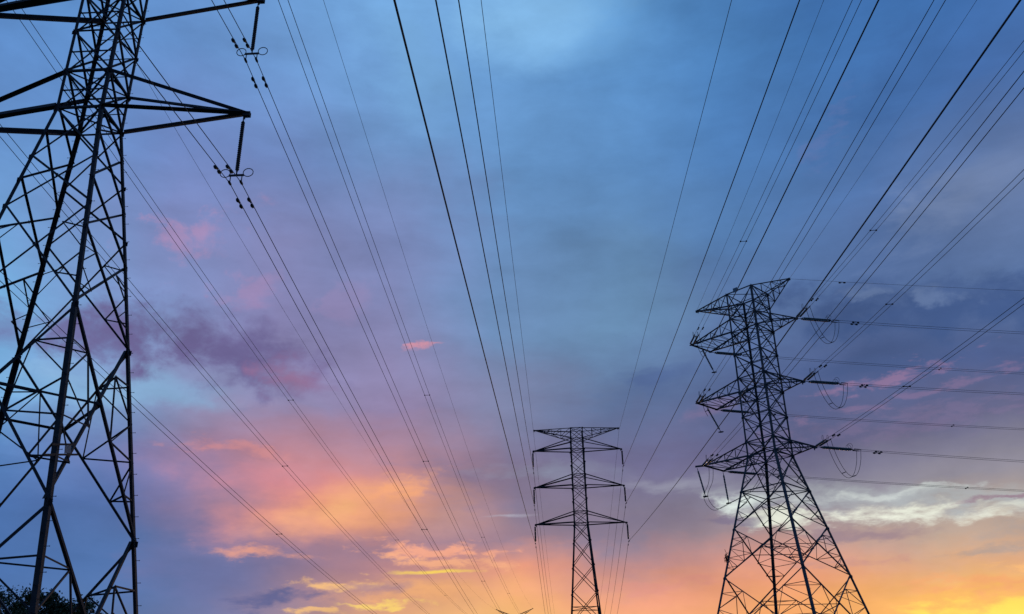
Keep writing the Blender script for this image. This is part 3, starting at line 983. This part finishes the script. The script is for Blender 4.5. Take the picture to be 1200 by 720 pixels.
for (s, li), (az, s1, s2) in IN.items():
    z = RZ[li]
    name = f'{LEVELS[li]} {SIDES[s]} arm of the grey pylon'
    Pi = loc2w(RPOS, RYAW, (*ENDS[(s, li)][0], z))
    Po = loc2w(RPOS, RYAW, (*ENDS[(s, li)][1], z))
    Ei, di = strain_string(Pi, az, s1, f'grey-green double insulator facing the viewer at the {name}')
    a2, b1, b2 = OUT[(s, li)]
    Eo, do = strain_string(Po, a2, b1, f'long double insulator pointing right at the {name}')
    ts = [STR - .1, 5, 8, 12, 18, 25, 33, 42, 50, 58, 66, 74, 82, 90, 100, 115, 130]
    pts = quad(Pi, az, s1, s2, ts)
    t = SPC[(s, li)]
    q = quad(Pi, az, s1, s2, [t, t + .5])
    conductor(pts, .016, f'twin black wires coming overhead to the {name}', 'power line', 'twin wires running to the right pylon', .44,
              [(q[0], q[1] - q[0])], [(quad(Pi, az, s1, s2, [6.2])[0], di)])
    ts = [STR - .1, 6, 10, 15, 22, 30, 40, 50, 62, 75, 90, 110, 130]
    pts = quad(Po, a2, b1, b2, ts)
    conductor(pts, .016, f'level twin wires leaving to the right from the {name}', 'power line', 'twin wires leaving the right pylon', .44,
              [(quad(Po, a2, b1, b2, [24])[0], do)], [(quad(Po, a2, b1, b2, [5.6])[0], do)])
    # jumper loop that carries the current round the tower
    if s == 1:
        way = []
        m = (Ei + Eo) / 2
        n = 18
        for i in range(n + 1):
            u = i / n
            p = Ei + (Eo - Ei) * u
            h = 4 * u * (1 - u)
            way.append(p - V((0, 0, 2.95 * h ** .75)))
    else:
        lo = {2: [(-4.77, -.34, 34.8), (-3.64, 1.83, 34.9)], 1: [(-4.81, -.37, 28.45), (-3.7, 1.8, 28.5)],
              0: [(-6.18, -2.25, 21.95), (-6.28, -.74, 21.0), (-5.82, 1.05, 21.75)]}[li]
        ht = loc2w(RPOS, RYAW, (*{2: (-5.62, -.88), 1: (-5.78, -.98), 0: (-6.3, -2.3)}[li], z))
        key = [Ei, ht.lerp(Ei, .35) - V((0, 0, .6)), ht - V((0, 0, 1.1)) + V((.25, 0, 0))] if li else [Ei, Ei - V((0, 0, 1.9)) - di * 1.0] + [loc2w(RPOS, RYAW, (a, b, c + EYE)) for a, b, c in lo] + [Eo - V((0, 0, 1.7)) - do * 1.3, Eo]
        way = []
        for i in range(len(key) - 1):
            p0, p1, p2, p3 = key[max(i - 1, 0)], key[i], key[i + 1], key[min(i + 2, len(key) - 1)]
            for k in range(6):
                u = k / 6
                way.append(.5 * ((2 * p1) + (p2 - p0) * u + (2 * p0 - 5 * p1 + 4 * p2 - p3) * u * u + (3 * p1 - p0 - 3 * p2 + p3) * u ** 3))
        way.append(key[-1])
    J = empty('jumper_loop', way[0])
    WPOS[J] = way[0].copy()
    tag(J, f'slack jumper loop hanging at the {name}', 'jumper', 'jumper loops of the right pylon')
    for k in (-1, 1):
        Geo().tube([w + V((.18 * k, -.06 * k, .05 * k)) for w in way], .022, 5).make('wire', M_WIRE, J, smooth_=True)
    for u in (.35, .7):
        q = way[int(u * (len(way) - 1))]
        Geo().tube([q + V((.18, -.06, .05)), q - V((.18, -.06, .05))], .035, 5).make('spacer', M_FIT, J)

HOLD = [((-5.62, -.88, 37.72), (-4.77, -.34, 34.85), 'upper string holding a jumper under the top left arm of the right pylon'),
        ((-5.78, -.98, 31.32), (-4.81, -.37, 28.5), 'string holding a jumper under the middle left arm of the right pylon'),
        ((-6.6, -2.54, 24.8), (-6.18, -2.25, 22.0), 'outer string holding a jumper under the lowest left arm of the right pylon'),
        ((-6.0, 1.0, 24.9), (-5.82, 1.05, 21.8), 'inner string holding a jumper under the lowest left arm of the right pylon')]
for a, b, lab in HOLD:
    p = loc2w(RPOS, RYAW, (a[0], a[1], a[2] + EYE))
    q = loc2w(RPOS, RYAW, (b[0], b[1], b[2] + EYE))
    o = empty('jumper_string', p)
    WPOS[o] = p.copy()
    tag(o, lab, 'insulator', 'jumper strings of the right pylon')
    d = (q - p).normalized()
    Geo().tube([p, p + d * .3], .03, 6).make('hanger_link', M_FIT, o)
    bow = V((-.06, 0, -.10))
    disc_stack(p + d * .25, q - d * .25, .095, 15, M_GLASS, o, 8)
    Geo().tube([q - d * .25, q], .03, 6).lathe(q - V((.25, -.08, 0)), q + V((.25, -.08, 0)), [(0, .04), (.3, .08), (.7, .08), (1, .04)], 7).make('wire_clamp', M_FIT, o)

for s, lx, ly, az, e1, e2 in ((-1, -5.93, -.5, 3.173923, .108968, .000539), (1, 4.78, .17, 3.169549, .121004, .000359)):
    A = loc2w(RPOS, RYAW, (lx, ly, RTOP))
    conductor(quad(A, az, e1, e2, [.1, 10, 20, 30, 40, 50, 60, 75, 90, 110, 130]), .012,
              f'hair-thin earth wire coming overhead to the {SIDES[s]} peak of the right pylon', 'earth wire', 'earth wires running to the right pylon', name='earth_wire')
A = loc2w(RPOS, RYAW, (4.78, .17, RTOP))
qq = quad(A, 1.538878, .075736, .000399, [.1, 6, 12, 20, 30, 45, 60, 80, 100, 130])
conductor(qq, .013, 'hair-thin earth wire leaving rightwards from the peak of the grey pylon', 'earth wire', 'earth wires leaving the right pylon', name='earth_wire',
          dampers=[(quad(A, 1.538878, .075736, .000399, [5.2])[0], V((1, .03, 0)))])

# ------------------------------------------------------------------ ground
def ground_h(x, y):
    t = min(1, max(0, (y - 200) / 150))
    t = t * t * (3 - 2 * t)
    return FDZ * t + .25 * mnoise.noise(V((x * .02, y * .02, 0))) * min(1, abs(y) / 60)


gv, gf = [], []
rad = [0, 6, 14, 24, 36, 50, 66, 84, 104, 130, 160, 195, 235, 280, 330, 360, 400, 480, 600, 900, 1500, 3000, 6000]
NS = 64
gv.append((0, 0, 0))
for r in rad[1:]:
    for k in range(NS):
        a = 2 * pi * k / NS
        x, y = r * sin(a), r * cos(a)
        gv.append((x, y, ground_h(x, y) - .03))
for k in range(NS):
    gf.append((0, 1 + (k + 1) % NS, 1 + k))
for i in range(len(rad) - 2):
    for k in range(NS):
        a, b = 1 + i * NS + k, 1 + i * NS + (k + 1) % NS
        gf.append((a, b, b + NS, a + NS))
tag(add('ground', gv, gf, M_GRASS, None, True, V()), kind='structure')

# ------------------------------------------------------------------ trees beyond the left tower
def make_tree(x, y, h, rx, rz_, seed, label, nleaf=34000):
    rn = random.Random(seed)
    o = empty('broadleaf_tree', (x, y, ground_h(x, y)))
    tag(o, label, 'tree', 'trees behind the left pylon')
    g = Geo()
    base = h - rz_ * 1.9
    g.tube([(0, 0, -.2), (.1, .05, h * .25), (.05, .15, h * .45), (.2, .1, h * .62)], [.30, .24, .19, .12], 9)
    tips = []
    for i in range(13):
        a = i * 2.4 + rn.uniform(-.3, .3)
        z0 = h * rn.uniform(.28, .6)
        rr = rx * rn.uniform(.45, .9)
        zz = h - rz_ * rn.uniform(.25, 1.35)
        e = V((cos(a) * rr, sin(a) * rr, zz))
        s0 = V((.1, .1, z0))
        mid = s0.lerp(e, .5) + V((rn.uniform(-.3, .3), rn.uniform(-.3, .3), .25))
        g.tube([s0, mid, e], [.10, .06, .02], 6)
        tips.append(e)
    g.make('trunk', M_BARK, o)
    clumps = []
    for t in tips:
        for k in range(5):
            clumps.append((t + V((rn.gauss(0, .75), rn.gauss(0, .75), rn.gauss(.05, .5))), rn.uniform(.35, .75)))
    for k in range(95):
        a, u = rn.uniform(0, 2 * pi), rn.uniform(0, 1) ** .5
        zf = rn.uniform(-.6, 1.1)
        rr = rx * max(0.05, 1 - max(0, zf) ** 2 * .7) ** .5 * u
        clumps.append((V((cos(a) * rr, sin(a) * rr, h - rz_ + zf * rz_ * .86)), rn.uniform(.4, .85)))
    lv, lf = [], []
    for i in range(nleaf):
        c, cr_ = rn.choice(clumps)
        p = c + V((rn.gauss(0, .42), rn.gauss(0, .42), rn.gauss(0, .34))) * cr_
        d = V((rn.gauss(0, 1), rn.gauss(0, 1), rn.gauss(0, .7))).normalized()
        e = d.orthogonal().normalized()
        e = Matrix.Rotation(rn.uniform(0, 6.28), 3, d) @ e
        l, w = rn.uniform(.13, .25), rn.uniform(.07, .13)
        nrm = d.cross(e)
        b = len(lv)
        lv += [p - d * l * .5, p + e * w * .5 + nrm * .012, p + d * l * .5, p - e * w * .5 + nrm * .012]
        lf.append((b, b + 1, b + 2, b + 3))
    add('crown', lv, lf, M_LEAF, o)
    return o


make_tree(-28.1, 52.6, 10.35, 3.2, 2.9, 3, 'dark bushy tree at the lower left corner behind the left pylon')
make_tree(-25.1, 54.2, 9.7, 2.0, 2.4, 8, 'dark tree just right of the corner tree behind a pylon leg', 22000)
